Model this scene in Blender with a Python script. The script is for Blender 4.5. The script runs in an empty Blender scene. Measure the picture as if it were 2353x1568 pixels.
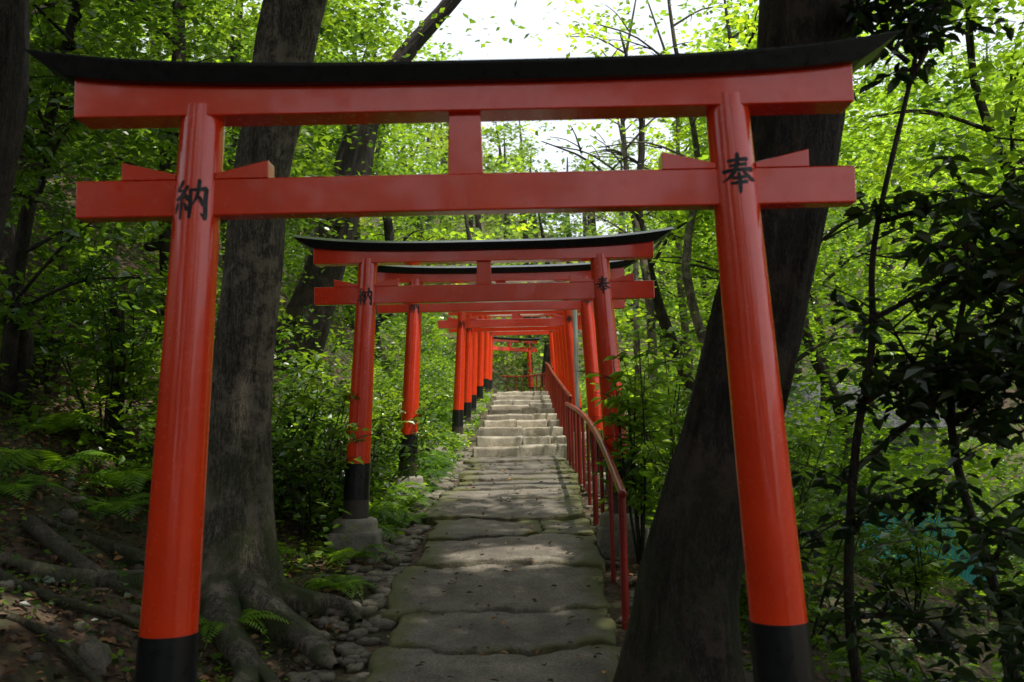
import bpy, bmesh, math
import numpy as np
from mathutils import Vector, Matrix
rng=np.random.default_rng(7)
scene=bpy.context.scene
R=math.radians
SD=Vector((.26,-.10,.94)).normalized()
# ------------------------------------------------------------------ materials
def newmat(name):
    m=bpy.data.materials.new(name); m.use_nodes=True
    nt=m.node_tree; nt.nodes.clear()
    o=nt.nodes.new('ShaderNodeOutputMaterial')
    return m,nt,o
def noise(nt,scale,detail=6,rough=.6,vec=None):
    n=nt.nodes.new('ShaderNodeTexNoise'); n.inputs['Scale'].default_value=scale
    n.inputs['Detail'].default_value=detail; n.inputs['Roughness'].default_value=rough
    if vec is not None: nt.links.new(vec,n.inputs['Vector'])
    return n
def ramp(nt,fac,stops):
    r=nt.nodes.new('ShaderNodeValToRGB'); nt.links.new(fac,r.inputs[0])
    e=r.color_ramp.elements
    while len(e)<len(stops): e.new(.5)
    for i,(p,c) in enumerate(stops):
        e[i].position=p; e[i].color=(*c,1)
    return r
def mix(nt,fac,a,b,mode='MIX'):
    m=nt.nodes.new('ShaderNodeMix'); m.data_type='RGBA'; m.blend_type=mode
    for s,v in ((0,fac),(6,a),(7,b)):
        if hasattr(v,'links'): nt.links.new(v,m.inputs[s])
        elif s==0: m.inputs[0].default_value=v
        else: m.inputs[s].default_value=(*v,1)
    return m.outputs[2]
def coords(nt,scale=(1,1,1)):
    t=nt.nodes.new('ShaderNodeTexCoord'); mp=nt.nodes.new('ShaderNodeMapping')
    mp.inputs['Scale'].default_value=scale
    nt.links.new(t.outputs['Object'],mp.inputs['Vector']); return mp.outputs[0]
def bump(nt,h,strength,dist):
    b=nt.nodes.new('ShaderNodeBump'); b.inputs['Strength'].default_value=strength
    b.inputs['Distance'].default_value=dist; nt.links.new(h,b.inputs['Height']); return b.outputs[0]
def principled(nt,o,col=None,rough=.5,nrm=None,**k):
    p=nt.nodes.new('ShaderNodeBsdfPrincipled')
    if col is not None:
        if hasattr(col,'links'): nt.links.new(col,p.inputs['Base Color'])
        else: p.inputs['Base Color'].default_value=(*col,1)
    if hasattr(rough,'links'): nt.links.new(rough,p.inputs['Roughness'])
    else: p.inputs['Roughness'].default_value=rough
    if nrm is not None: nt.links.new(nrm,p.inputs['Normal'])
    for a,b in k.items(): p.inputs[a].default_value=b
    if o is not None: nt.links.new(p.outputs[0],o.inputs[0])
    return p
def leafmat(name,c1,c2,tcol,tf=.45,rough=.4,clump=.8,spec=.05):
    m,nt,o=newmat(name)
    g=nt.nodes.new('ShaderNodeNewGeometry')
    r=ramp(nt,g.outputs['Random Per Island'],[(0,c1),(.8,c2),(1,tuple(min(1,x*1.4) for x in c2))])
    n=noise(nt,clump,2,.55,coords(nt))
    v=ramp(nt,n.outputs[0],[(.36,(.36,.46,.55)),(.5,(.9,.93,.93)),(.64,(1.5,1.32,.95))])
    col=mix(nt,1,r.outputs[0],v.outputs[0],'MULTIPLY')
    d=nt.nodes.new('ShaderNodeBsdfDiffuse'); nt.links.new(col,d.inputs[0])
    t=nt.nodes.new('ShaderNodeBsdfTranslucent')
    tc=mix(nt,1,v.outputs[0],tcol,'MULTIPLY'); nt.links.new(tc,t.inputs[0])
    s=nt.nodes.new('ShaderNodeMixShader'); s.inputs[0].default_value=tf
    nt.links.new(d.outputs[0],s.inputs[1]); nt.links.new(t.outputs[0],s.inputs[2])
    gl=nt.nodes.new('ShaderNodeBsdfGlossy'); gl.inputs['Roughness'].default_value=rough; gl.inputs[0].default_value=(1,1,1,1)
    s2=nt.nodes.new('ShaderNodeMixShader'); s2.inputs[0].default_value=spec
    nt.links.new(s.outputs[0],s2.inputs[1]); nt.links.new(gl.outputs[0],s2.inputs[2])
    nt.links.new(s2.outputs[0],o.inputs[0]); return m
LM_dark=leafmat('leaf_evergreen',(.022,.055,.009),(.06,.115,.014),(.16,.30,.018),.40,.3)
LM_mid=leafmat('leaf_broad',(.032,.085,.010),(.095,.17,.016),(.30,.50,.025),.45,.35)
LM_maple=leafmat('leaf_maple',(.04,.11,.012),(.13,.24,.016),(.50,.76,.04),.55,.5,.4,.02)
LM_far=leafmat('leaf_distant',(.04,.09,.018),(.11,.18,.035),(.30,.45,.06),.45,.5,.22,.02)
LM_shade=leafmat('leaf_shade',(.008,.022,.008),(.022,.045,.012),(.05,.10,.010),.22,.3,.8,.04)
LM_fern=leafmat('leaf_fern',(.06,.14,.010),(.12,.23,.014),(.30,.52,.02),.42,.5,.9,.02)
LM_litter=leafmat('leaf_litter',(.06,.028,.014),(.26,.15,.08),(.05,.03,.01),.08,.7,3,.02)

def barkmat(name,c1,c2,sc,moss=0.0):
    m,nt,o=newmat(name)
    v=coords(nt,(sc,sc,sc*.14)); n=noise(nt,9,8,.75,v)
    w=nt.nodes.new('ShaderNodeTexVoronoi'); w.inputs['Scale'].default_value=12
    nn=noise(nt,4,5,.65,v); ad=nt.nodes.new('ShaderNodeVectorMath'); ad.operation='ADD'
    nt.links.new(v,ad.inputs[0]); nt.links.new(nn.outputs['Color'],ad.inputs[1]); nt.links.new(ad.outputs[0],w.inputs['Vector'])
    w.feature='DISTANCE_TO_EDGE'
    c=ramp(nt,n.outputs[0],[(.36,c1),(.62,c2)]).outputs[0]
    crack=ramp(nt,w.outputs['Distance'],[(0,(.08,.07,.065)),(.2,(1,1,1))])
    c=mix(nt,.95,c,crack.outputs[0],'MULTIPLY')
    b=noise(nt,3.2,7,.7,coords(nt))
    c=mix(nt,ramp(nt,b.outputs[0],[(.50,(0,0,0)),(.58,(.6,.6,.6))]).outputs[0],c,tuple(x*1.4 for x in c2))
    if moss:
        tz=nt.nodes.new('ShaderNodeTexCoord'); sp=nt.nodes.new('ShaderNodeSeparateXYZ'); nt.links.new(tz.outputs['Object'],sp.inputs[0])
        mr=nt.nodes.new('ShaderNodeMapRange'); mr.inputs[1].default_value=.3; mr.inputs[2].default_value=-.9
        nt.links.new(sp.outputs[2],mr.inputs[0])
        mm=nt.nodes.new('ShaderNodeMath'); mm.operation='MULTIPLY'
        nt.links.new(mr.outputs[0],mm.inputs[0])
        nt.links.new(ramp(nt,noise(nt,4,5,.6,coords(nt)).outputs[0],[(.42,(0,0,0)),(.55,(1,1,1))]).outputs[0],mm.inputs[1])
        m2=nt.nodes.new('ShaderNodeMath'); m2.operation='MULTIPLY'; nt.links.new(mm.outputs[0],m2.inputs[0]); m2.inputs[1].default_value=moss
        c=mix(nt,m2.outputs[0],c,(.06,.085,.012))
    h=mix(nt,.6,n.outputs[0],crack.outputs[0],'MULTIPLY')
    principled(nt,o,c,.85,bump(nt,h,1,.08)); return m
BK_grey=barkmat('bark_grey',(.06,.048,.034),(.36,.30,.22),3,.9)
BK_dark=barkmat('bark_dark',(.016,.011,.008),(.10,.07,.048),3,.35)
BK_root=barkmat('bark_root',(.08,.062,.04),(.25,.20,.135),4,.6)

def paint(name,c,rough,coat=.0):
    m,nt,o=newmat(name)
    n=noise(nt,4,5,.6,coords(nt)); v=ramp(nt,n.outputs[0],[(.3,(.84,.78,.78)),(.75,(1.04,1.05,1))])
    col=mix(nt,1,c,v.outputs[0],'MULTIPLY')
    n2=noise(nt,12,3,.5,coords(nt,(1,1,.12)))
    n3=noise(nt,30,4,.6,coords(nt)); rr=nt.nodes.new('ShaderNodeMapRange'); nt.links.new(n3.outputs[0],rr.inputs[0])
    rr.inputs[1].default_value=.3; rr.inputs[2].default_value=.8; rr.inputs[3].default_value=rough*.8; rr.inputs[4].default_value=rough*1.5
    p=principled(nt,o,col,rr.outputs[0],bump(nt,n2.outputs[0],.12,.008))
    if coat: p.inputs['Coat Weight'].default_value=coat; p.inputs['Coat Roughness'].default_value=.06
    return m
RED=paint('vermilion_paint',(.90,.045,.005),.22,.5)
BLACK=paint('black_lacquer',(.007,.008,.010),.3)
RAILRED=paint('rail_red_paint',(.26,.018,.014),.3)
INK=paint('ink_black',(.004,.004,.005),.5)
SLEEVE=paint('weathered_sleeve',(.06,.045,.04),.6)
STEEL=paint('galvanised_steel',(.42,.45,.46),.4)
def stonemat(name,c1,c2,moss=.0,attr=False,sc=1,spk=60):
    m,nt,o=newmat(name)
    v=coords(nt,(sc,sc,sc))
    n=noise(nt,5,10,.65,v); n2=noise(nt,spk,5,.7,v); n3=noise(nt,1.3,4,.6,v)
    c=ramp(nt,n.outputs[0],[(.3,c1),(.7,c2)]).outputs[0]
    c=mix(nt,.75,c,ramp(nt,n2.outputs[0],[(.35,(.4,.4,.4)),(.65,(1.3,1.3,1.3))]).outputs[0],'MULTIPLY')
    c=mix(nt,.9,c,ramp(nt,n3.outputs[0],[(.35,(.55,.52,.48)),(.65,(1.15,1.12,1.05))]).outputs[0],'MULTIPLY')
    g=nt.nodes.new('ShaderNodeNewGeometry')
    c=mix(nt,.7,c,ramp(nt,g.outputs['Random Per Island'],[(0,(.7,.7,.7)),(1,(1.2,1.17,1.1))]).outputs[0],'MULTIPLY')
    if moss:
        mn=noise(nt,3.5,8,.7,v)
        if attr:
            a=nt.nodes.new('ShaderNodeAttribute'); a.attribute_name='edge'
            s=nt.nodes.new('ShaderNodeMath'); s.operation='ADD'; nt.links.new(a.outputs['Fac'],s.inputs[0]); nt.links.new(mn.outputs[0],s.inputs[1])
            f=ramp(nt,s.outputs[0],[(.64,(0,0,0)),(.88,(moss,)*3)]) ; src=f.outputs[0]
        else: src=ramp(nt,mn.outputs[0],[(.5,(0,0,0)),(.65,(moss,)*3)]).outputs[0]
        c=mix(nt,src,c,(.08,.086,.014))
    h=mix(nt,.5,n.outputs[0],n2.outputs[0])
    principled(nt,o,c,.8,bump(nt,h,.9,.025)); return m
ST_path=stonemat('path_stone',(.115,.10,.088),(.26,.235,.205),.85,True)
ST_step=stonemat('step_stone',(.28,.255,.215),(.55,.50,.43),.2,False)
ST_cob=stonemat('cobble',(.12,.11,.09),(.32,.29,.245),.6,False,2)
ST_base=stonemat('granite_base',(.22,.21,.19),(.40,.38,.34),.4,False,2)
def groundmat():
    m,nt,o=newmat('forest_floor')
    v=coords(nt); n=noise(nt,1.2,8,.65,v); n2=noise(nt,26,6,.7,v)
    vo=nt.nodes.new('ShaderNodeTexVoronoi'); vo.inputs['Scale'].default_value=24
    nt.links.new(v,vo.inputs['Vector'])
    c=ramp(nt,n2.outputs[0],[(.3,(.02,.013,.008)),(.7,(.085,.055,.034))]).outputs[0]
    l=ramp(nt,vo.outputs['Color'],[(.2,(.03,.02,.012)),(.8,(.16,.095,.055))]).outputs[0]
    c=mix(nt,.5,c,l)
    c=mix(nt,ramp(nt,n.outputs[0],[(.46,(0,0,0)),(.58,(.8,.8,.8))]).outputs[0],c,(.028,.045,.010))
    h=mix(nt,.5,n2.outputs[0],vo.outputs['Distance'])
    principled(nt,o,c,.95,bump(nt,h,.9,.03)); return m
GROUND=groundmat()
# ------------------------------------------------------------------ mesh accumulator
class M:
    def __init__(s): s.v=[];s.q=[];s.m=[];s.n=0;s.a=[]
    def add(s,v,q,mi=0,a=None):
        v=np.asarray(v,float).reshape(-1,3); q=np.asarray(q,int).reshape(-1,4)
        s.v.append(v); s.q.append(q+s.n); s.m.append(np.full(len(q),mi)); s.n+=len(v)
        s.a.append(np.zeros(len(v)) if a is None else a)
    def build(s,name,mats,smooth=False,parent=None,attr=False,smats=None):
        v=np.concatenate(s.v); q=np.concatenate(s.q); mi=np.concatenate(s.m)
        me=bpy.data.meshes.new(name)
        me.vertices.add(len(v)); me.vertices.foreach_set('co',v.astype(np.float32).ravel())
        me.loops.add(len(q)*4); me.loops.foreach_set('vertex_index',q.astype(np.int32).ravel())
        me.polygons.add(len(q)); me.polygons.foreach_set('loop_start',np.arange(0,len(q)*4,4,dtype=np.int32))
        try: me.polygons.foreach_set('loop_total',np.full(len(q),4,dtype=np.int32))
        except Exception: pass
        me.polygons.foreach_set('material_index',mi.astype(np.int32))
        sm=np.full(len(q),smooth)
        if smats is not None: sm=np.isin(mi,smats)
        me.polygons.foreach_set('use_smooth',sm)
        for m in mats: me.materials.append(m)
        me.update(calc_edges=True); me.validate()
        if attr:
            at=me.attributes.new('edge','FLOAT','POINT'); at.data.foreach_set('value',np.concatenate(s.a).astype(np.float32))
        ob=bpy.data.objects.new(name,me); scene.collection.objects.link(ob)
        if parent: ob.parent=parent
        return ob
def unit(a): return a/np.maximum(np.linalg.norm(a,axis=-1,keepdims=True),1e-9)
def catmull(P,k):
    P=np.asarray(P,float); out=[]
    Q=np.vstack([2*P[0]-P[1],P,2*P[-1]-P[-2]])
    for i in range(1,len(Q)-2):
        for t in np.linspace(0,1,k,endpoint=False):
            a,b,c,d=Q[i-1],Q[i],Q[i+1],Q[i+2]
            out.append(.5*((2*b)+(-a+c)*t+(2*a-5*b+4*c-d)*t*t+(-a+3*b-3*c+d)*t**3))
    out.append(P[-1]); return np.array(out)
def tube(m,pts,rad,seg=10,k=4,mi=0,rough=0.0,flute=0):
    PR=catmull(np.column_stack([np.asarray(pts,float),np.asarray(rad,float)]),k)
    P=PR[:,:3]; r=np.maximum(PR[:,3],.002)
    T=unit(np.gradient(P,axis=0))
    up=np.array([0,1.,0]) if abs(T[0][1])<.9 else np.array([1.,0,0])
    V=[]; ang=np.arange(seg)*2*math.pi/seg; ph=rng.random(4)*6
    L=np.concatenate([[0],np.cumsum(np.linalg.norm(np.diff(P,axis=0),axis=1))])
    for i in range(len(P)):
        s=unit(np.cross(T[i],up)); u=np.cross(s,T[i])
        q=L[i] if flute else i*.25
        rr=r[i]*(1+rough*(np.sin(ang*3+ph[0]+q)*.5+np.sin(ang*5+ph[1]-q*1.6)*.3+np.sin(ang*2+q*2.2+ph[2])*.4))
        if flute:
            w=np.sin(ang*13+2.2*np.sin(L[i]*2.1+ph[0])+ang*0)+.7*np.sin(ang*22+3*np.sin(L[i]*3.3+ph[1]))+.5*np.sin(ang*35+4*np.sin(L[i]*4.9+ph[2]))+.35*np.sin(ang*9+L[i]*17)
            rr=rr+flute*w*(.6+.4*np.sin(L[i]*6+ang*4))
        V.append(P[i]+np.outer(np.cos(ang)*rr,s)+np.outer(np.sin(ang)*rr,u))
    V=np.concatenate(V); n=len(P)
    i,j=np.meshgrid(np.arange(n-1),np.arange(seg),indexing='ij'); i=i.ravel();j=j.ravel();j2=(j+1)%seg
    m.add(V,np.column_stack([i*seg+j,i*seg+j2,(i+1)*seg+j2,(i+1)*seg+j]),mi)
    return P,r
# ------------------------------------------------------------------ terrain
PXY=[-20,0,5.3,7.8,9.8,15,22,28,32,36,44]; PXX=[-.2,-.15,-.12,-.08,-.04,.10,.2,.34,.2,-.6,-4]
PZY=[-20,0,3.9,5.4,7.8,9.8,12,15,28,34,45]; PZZ=[-2.0,-1.75,-1.56,-1.29,-.86,-.63,-.48,-.32,1.15,1.3,2.0]
def pathx(y): return np.interp(y,PXY,PXX)
def pathz(y): return np.interp(y,PZY,PZZ)
def ground(x,y):
    x=np.asarray(x,float); y=np.asarray(y,float)
    dx=x-pathx(y); z=pathz(y)-.05
    sl=np.interp(y,[0,8,16,30],[.30,.36,.8,.6])
    l=np.maximum(0,-dx-1.05); r=np.maximum(0,dx-1.05)
    z=z+sl*np.minimum(l,22)*np.minimum(1,.55+l*.25)+.1*np.maximum(0,np.minimum(l,20)-3)
    z=z-.22*np.minimum(r,1.2)-.42*np.clip(r-1.2,0,6)+.35*np.clip(r-20,0,25)
    z=z+.42*np.clip(y-40,0,45)*np.interp(dx,[-30,0,6,30],[.8,1,.95,.9])
    amp=np.clip((np.abs(dx)-.9)/1.5,0,1)
    z=z+amp*(.06*np.sin(x*2.1+y*1.3)+.05*np.sin(x*3.7-y*2.9+1)+.03*np.sin(x*7.3+y*6.1+2))
    return z
gx=np.concatenate([np.linspace(-90,-12,50,endpoint=False),np.linspace(-12,12,240,endpoint=False),np.linspace(12,90,50)])
gy=np.concatenate([np.linspace(-30,0,30,endpoint=False),np.linspace(0,40,320,endpoint=False),np.linspace(40,160,60)])
X,Y=np.meshgrid(gx,gy); Z=ground(X,Y)
g=M(); nx=len(gx); ny=len(gy)
i,j=np.meshgrid(np.arange(ny-1),np.arange(nx-1),indexing='ij'); a=(i*nx+j).ravel()
g.add(np.column_stack([X.ravel(),Y.ravel(),Z.ravel()]),np.column_stack([a,a+1,a+nx+1,a+nx]))
g.build('ground',[GROUND],True)
# ------------------------------------------------------------------ leaves
def leaves(m,P,size,mi=0,droop=.25,tilt=.5,width=.32,detail=False,D=None):
    n=len(P); 
    if n==0: return
    a=rng.random(n)*2*math.pi
    if D is None: D=np.column_stack([np.cos(a),np.sin(a),-droop+rng.normal(0,.3,n)])
    D=unit(D)
    U=np.column_stack([rng.normal(0,tilt,n),rng.normal(0,tilt,n),np.ones(n)])
    S=unit(np.cross(D,U)); Nn=np.cross(S,D)
    L=(size*(.65+.7*rng.random(n)))[:,None]; W=L*width
    if not detail:
        V=np.stack([P,P+D*L*.45+S*W+Nn*L*.06,P+D*L,P+D*L*.45-S*W+Nn*L*.06],1).reshape(-1,3)
        m.add(V,np.arange(n*4).reshape(-1,4),mi)
    else:
        h=Nn*L*.1
        V=np.stack([P,P+D*L*.28+S*W*.85+h,P+D*L*.65+S*W*.8+h,P+D*L-Nn*L*.12,P+D*L*.65-S*W*.8+h,P+D*L*.28-S*W*.85+h],1).reshape(-1,3)
        b=np.arange(n)*6
        q=np.concatenate([np.column_stack([b,b+1,b+2,b+3]),np.column_stack([b,b+3,b+4,b+5])]); m.add(V,q,mi)
def clumps(C,per,rad,flat):
    C=np.repeat(C,per,axis=0); n=len(C)
    a=rng.random(n)*2*math.pi; r=rad*np.sqrt(rng.random(n))*(.6+.8*rng.random(n))
    return C+np.column_stack([np.cos(a)*r,np.sin(a)*r,rng.normal(0,flat,n)-.25*r*r/max(rad,.01)])
sd=np.array(SD)
def corridor(P,w=1.35,h=3.1):
    dx=np.abs(P[:,0]-pathx(P[:,1])); 
    bad=(dx<w)&(P[:,2]<pathz(P[:,1])+h)&(P[:,1]<36)&(P[:,1]>-3)
    return P[~bad]
def cut_for_sun(P):
    # leaves removed along the sun's rays so it reaches stairs and left bank
    t=(P[:,2]-pathz(P[:,1]))/sd[2]; G=P-np.outer(t,sd); dx=G[:,0]-pathx(G[:,1]); y=G[:,1]
    k=(dx>-3.2)&(dx<1.3)&(P[:,2]>pathz(P[:,1])+2.5)
    pr=np.where(k&(y>14)&(y<33),.95,np.where(k&(y>9)&(y<=14),.65,0))
    return P[rng.random(len(P))>=pr]
def tree(name,x,y,h,cr,leafm,barkm,r=.12,cb=.35,nc=60,per=60,size=.08,crad=.55,flat=.07,lean=(0,0),limbs=7,lm2=None,frac=.3,**kw):
    m=M(); z0=float(ground(x,y))-.15
    k=np.linspace(0,1,6); wob=rng.normal(0,.02*h,(6,2)); wob[0]=0
    T=np.column_stack([x+lean[0]*h*k+wob[:,0],y+lean[1]*h*k+wob[:,1],z0+h*k*.95])
    tube(m,T,r*np.array([1.25,1,.85,.65,.42,.15]),9,3,0,.08)
    C=[]
    for q in range(limbs):
        t=cb+(.92-cb)*(q+rng.random())/limbs; b=np.array([np.interp(t,k,T[:,c]) for c in range(3)])
        a=q*2.4+rng.random(); ln=cr*(1.05-.55*abs(t-.55)/.45)*(.7+.4*rng.random())
        d=np.array([math.cos(a),math.sin(a),.25+.3*rng.random()])
        e=b+d*ln; mid=b+d*ln*.5+np.array([0,0,.12*ln])
        tube(m,[b,mid,e],[r*.42*(1-t*.5),r*.25*(1-t*.4),.008],5,3,0)
        for s in range(2):
            b2=b+(mid-b)*(.7+.5*s); a2=a+rng.normal(0,.9); e2=b2+np.array([math.cos(a2),math.sin(a2),.2])*ln*.5
            tube(m,[b2,(b2+e2)/2+np.array([0,0,.05]),e2],[r*.16,r*.1,.005],4,2,0)
            C.append(e2)
        C.append(e); C.append(mid)
    C=np.array(C)
    idx=rng.integers(0,len(C),nc); CC=C[idx]+rng.normal(0,1,(nc,3))*np.array([cr*.28,cr*.28,cr*.2])
    s=rng.random(nc)<frac
    for mi,c in ((1,CC[~s]),(2,CC[s])):
        P=cut_for_sun(corridor(clumps(c,per,crad,flat))); leaves(m,P,size,mi,**kw)
    return m.build(name,[barkm,leafm,lm2 or leafm],smats=[0])

# overhead evergreen crowns shaped to shade the foreground; openings cut along sun rays
def bigcrown(m,cx,cy,cz,rx,ry,rz,nc,per,size,crad=.7,mi=1):
    p=unit(rng.normal(0,1,(nc,3)))*(rng.random((nc,1))**.5)
    C=p*np.array([rx,ry,rz])+np.array([cx,cy,cz])
    P=clumps(C,per,crad,.1)
    keep=~((P[:,1]>.5)&(P[:,2]<P[:,1]*.42+rng.normal(0,.10,len(P))))
    for tx,ty,tz,rr in ((-.25,7.5,-.9,.34),(.15,7.55,-.9,.30),(-3.4,7.6,-.2,.5),(-4.2,6.4,0,.4),(-2.6,5.2,-.8,.22),(2.6,7.2,-1.2,.5),
                        (-1.7,8.8,-.2,.45),(-2.4,9.8,.2,.6),(-1.4,10.3,-.2,.5),(-3.6,9.2,.4,.6),(-1.45,7.4,-.8,.22)):
        d=P-np.array([tx,ty,tz]); pr=d@sd; perp=np.linalg.norm(d-np.outer(pr,sd),axis=1)
        keep&=~((perp<rr)&(pr>1))
    P=corridor(P[keep],1.7,4.2)
    far=P[:,1]<3.5
    leaves(m,P[~far],size,mi); leaves(m,P[far],size*1.7,mi)
m=M()
tube(m,[(-1.86,6.5,-1.15),(-1.84,6.5,-.82),(-1.8,6.5,-.35),(-1.78,6.5,.32),(-1.70,6.5,1.18),(-1.65,6.5,1.77),(-1.56,6.5,2.21),(-1.42,6.5,2.96),(-1.0,6.3,4.2),(-.6,6,5.6),(-.3,5.8,7.5)],
     [.50,.33,.225,.19,.185,.185,.19,.2,.18,.14,.06],120,14,0,.06,.0045)
for a,l in ((.3,3.5),(1.5,3.2),(2.7,4),(3.9,3.5),(5.1,3.5)):
    tube(m,[(-.9,6.3,4.3),(-.9+math.cos(a)*l*.5,6.3+math.sin(a)*l*.5,5.3),(-.9+math.cos(a)*l,6.3+math.sin(a)*l,5.9)],[.1,.06,.015],7,4,0)
bigcrown(m,-1.5,5.0,6.4,5.2,5.5,1.7,310,70,.17)
def root(m,pts,r0,r1,mi=0,lift=.03):
    P=[(x,y,float(ground(x,y))+lift) for x,y in pts]; P[0]=(P[0][0],P[0][1],P[0][2]+lift)
    tube(m,P,np.linspace(r0,r1,len(P)),10,6,mi,.16)
root(m,[(-1.75,6.35),(-1.5,6.15),(-1.25,6.0),(-1.1,5.75),(-1.0,5.6)],.17,.02,0,.06)
root(m,[(-1.85,6.3),(-1.7,5.9),(-1.48,5.55),(-1.42,5.1),(-1.35,4.6)],.13,.02,0,.05)
root(m,[(-1.7,6.45),(-1.35,6.5),(-1.12,6.55),(-.98,6.3)],.13,.02,0,.05)
root(m,[(-1.55,5.65),(-1.3,5.4),(-1.22,5.0),(-1.3,4.7)],.06,.015,0,.03)
root(m,[(-2.0,6.4),(-2.3,6.0),(-2.7,5.8),(-3.2,5.7)],.13,.02,0,.04)
root(m,[(-2.0,6.6),(-2.5,6.6),(-3.0,6.3)],.12,.03,0,.03)
m.build('unseen_broadleaf_tree',[BK_grey,LM_dark],smats=[0])
m=M()
tube(m,[(.74,5,-1.7),(.78,5,-1.35),(.81,5,-1.08),(.87,5,-.66),(1.086,5,0),(1.318,5,.855),(1.475,5,1.53),(1.576,5,2.23),(1.7,5,3.4),(1.9,4.8,5),(2.0,4.6,7)],
     [.50,.36,.29,.235,.23,.225,.225,.24,.23,.17,.05],120,14,0,.05,.007)
for a,l in ((.3,3.5),(1.3,3.0),(2.7,3.5),(3.9,4),(5.1,4)):
    tube(m,[(1.8,4.9,4.3),(1.8+math.cos(a)*l*.5,4.9+math.sin(a)*l*.5,5.2),(1.8+math.cos(a)*l,4.9+math.sin(a)*l,5.7)],[.1,.06,.015],7,4,0)
bigcrown(m,3.0,3.5,6.2,5.0,6,1.7,330,70,.17)
root(m,[(.85,4.8),(1.1,4.5),(1.4,4.3)],.14,.04); root(m,[(.95,5.2),(1.3,5.4),(1.7,5.6)],.14,.04)
m.build('unseen_broadleaf_tree',[BK_dark,LM_dark],smats=[0])
m=M()
tube(m,[(-3.1,4.5,-1.0),(-2.85,4.5,0),(-2.52,4.5,1.05),(-2.43,4.5,2.1),(-2.5,4.3,3.5),(-2.6,4.0,6)],[.3,.2,.17,.18,.15,.05],80,12,0,.06,.005)
bigcrown(m,-3.5,.5,6.4,4.5,5,1.6,110,70,.17)
m.build('unseen_broadleaf_tree',[BK_dark,LM_dark],smats=[0])
m=M()  # unseen tree added behind the viewer to block sun on the near gate
tube(m,[(2.8,-5,-1.8),(2.9,-5,0),(2.8,-5,3),(2.6,-5,6)],[.35,.28,.22,.06],16,5,0,.06)
bigcrown(m,1.5,-3,6.3,6,5,2.0,150,70,.18)
m.build('unseen_broadleaf_tree',[BK_dark,LM_dark],smats=[0])
# unseen trees added behind the viewer to darken reflections and ambient light
for (x,y) in [(-4.5,-6),(-1.2,-10),(3.2,-9.5),(6.5,-6.5),(-7.5,-2),(0.8,-14),(-5.5,-11),(7,-12)]:
    m=M(); z0=float(ground(x,y)); tube(m,[(x,y,z0-.3),(x+.1,y,z0+3),(x,y,z0+7.5)],[.28,.2,.05],9,4,0,.05)
    C=unit(rng.normal(0,1,(95,3)))*(rng.random((95,1))**.45)*np.array([2.7,2.2,3.7])+np.array([x,y,z0+4.0])
    leaves(m,clumps(C,20,.6,.12),.38,1,tilt=.8); m.build('unseen_evergreen_tree',[BK_dark,LM_dark],smats=[0])
# leaning trunk mid left
m=M()
tube(m,[(-3.5,14,.6),(-3.1,14,1.2),(-2.8,14,1.9),(-2.5,14,2.9),(-2.27,14,3.78),(-2.0,14,4.74),(-1.5,14,5.5),(-.8,14,6.3),(.3,14,7.6)],[.5,.4,.31,.28,.26,.2,.13,.10,.05],40,8,0,.06,.008)
C=rng.normal(0,1,(60,3))*np.array([1.8,1.5,.7])+np.array([-2.5,14.5,7.0]); leaves(m,cut_for_sun(clumps(C,60,.6,.1)),.11,1)
C=rng.normal(0,1,(60,3))*np.array([.9,.4,1.1])+np.array([-2.0,13.0,4.6]); leaves(m,cut_for_sun(clumps(C,40,.5,.1)),.10,1)
m.build('unseen_broadleaf_tree',[BK_dark,LM_mid],smats=[0])

# ---- right maples
for (x,y,h,cr,nc,cb) in [(3.3,12.5,7.5,1.9,90,.28),(5.6,10.5,8,2.2,110,.35),(2.9,15,7.5,1.7,80,.28),(4.9,16,9,2.4,110,.28),(7.8,13.5,9.5,2.6,115,.3),(6.4,19.5,9,2.6,90,.28),(10,17,11,3,105,.28),
                   (4.6,23,9,2.4,80,.28),(8.4,25,10,3,80,.28),(12.5,21,12,3.2,90,.28),(14,29,13,3.5,80,.28),(6.2,31,9,2.8,70,.28),(11,12,11,2.8,90,.28),(5.2,7.6,7.5,1.7,60,.55)]:
    tree('maple_tree',x,y,h,cr,LM_maple,BK_dark,r=.10,cb=cb,nc=nc,per=75,size=.10 if y<20 else .13,crad=.65,flat=.05,limbs=9,
         lean=(rng.normal(0,.04),rng.normal(0,.03)),width=.36,lm2=LM_mid,frac=.3)
for (x,y,h,l) in [(2.35,13.2,8,(.03,0)),(1.95,14.6,8,(-.02,.02)),(3.0,17,9,(-.03,0)),(2.6,20,8,(-.05,0))]:
    tree('maple_tree',x,y,h,1.5,LM_maple,BK_grey,r=.07,cb=.5,nc=65,per=60,size=.10,crad=.5,flat=.05,lean=l,lm2=LM_mid)
# ---- left hillside trees
for (x,y,h,cr,nc) in [(-4.6,16.5,7,2.2,90),(-6.5,12.5,7,2.3,110),(-3.6,22,7,2.2,80),(-8.5,17,8,2.6,90),(-5.5,27,8,2.6,80),(-10.5,23,9,3,80),(-3.0,30,7,2.4,80),
                    (-9.5,12,8,2.5,90),(-5.0,9.8,6.5,1.9,105),(-7.2,8.6,6.5,2.1,95),(-4.0,11.8,6.5,1.6,80),(-7,35,9,3,80),(-2.4,19,5.5,1.3,50)]:
    tree('unseen_evergreen_tree',x,y,h,cr,LM_mid,BK_dark,r=.13,cb=.2,nc=nc,per=75,size=.105 if y<15 else .135,crad=.6,flat=.10,limbs=8,lm2=LM_dark if y<20 else LM_maple,frac=.4)
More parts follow.
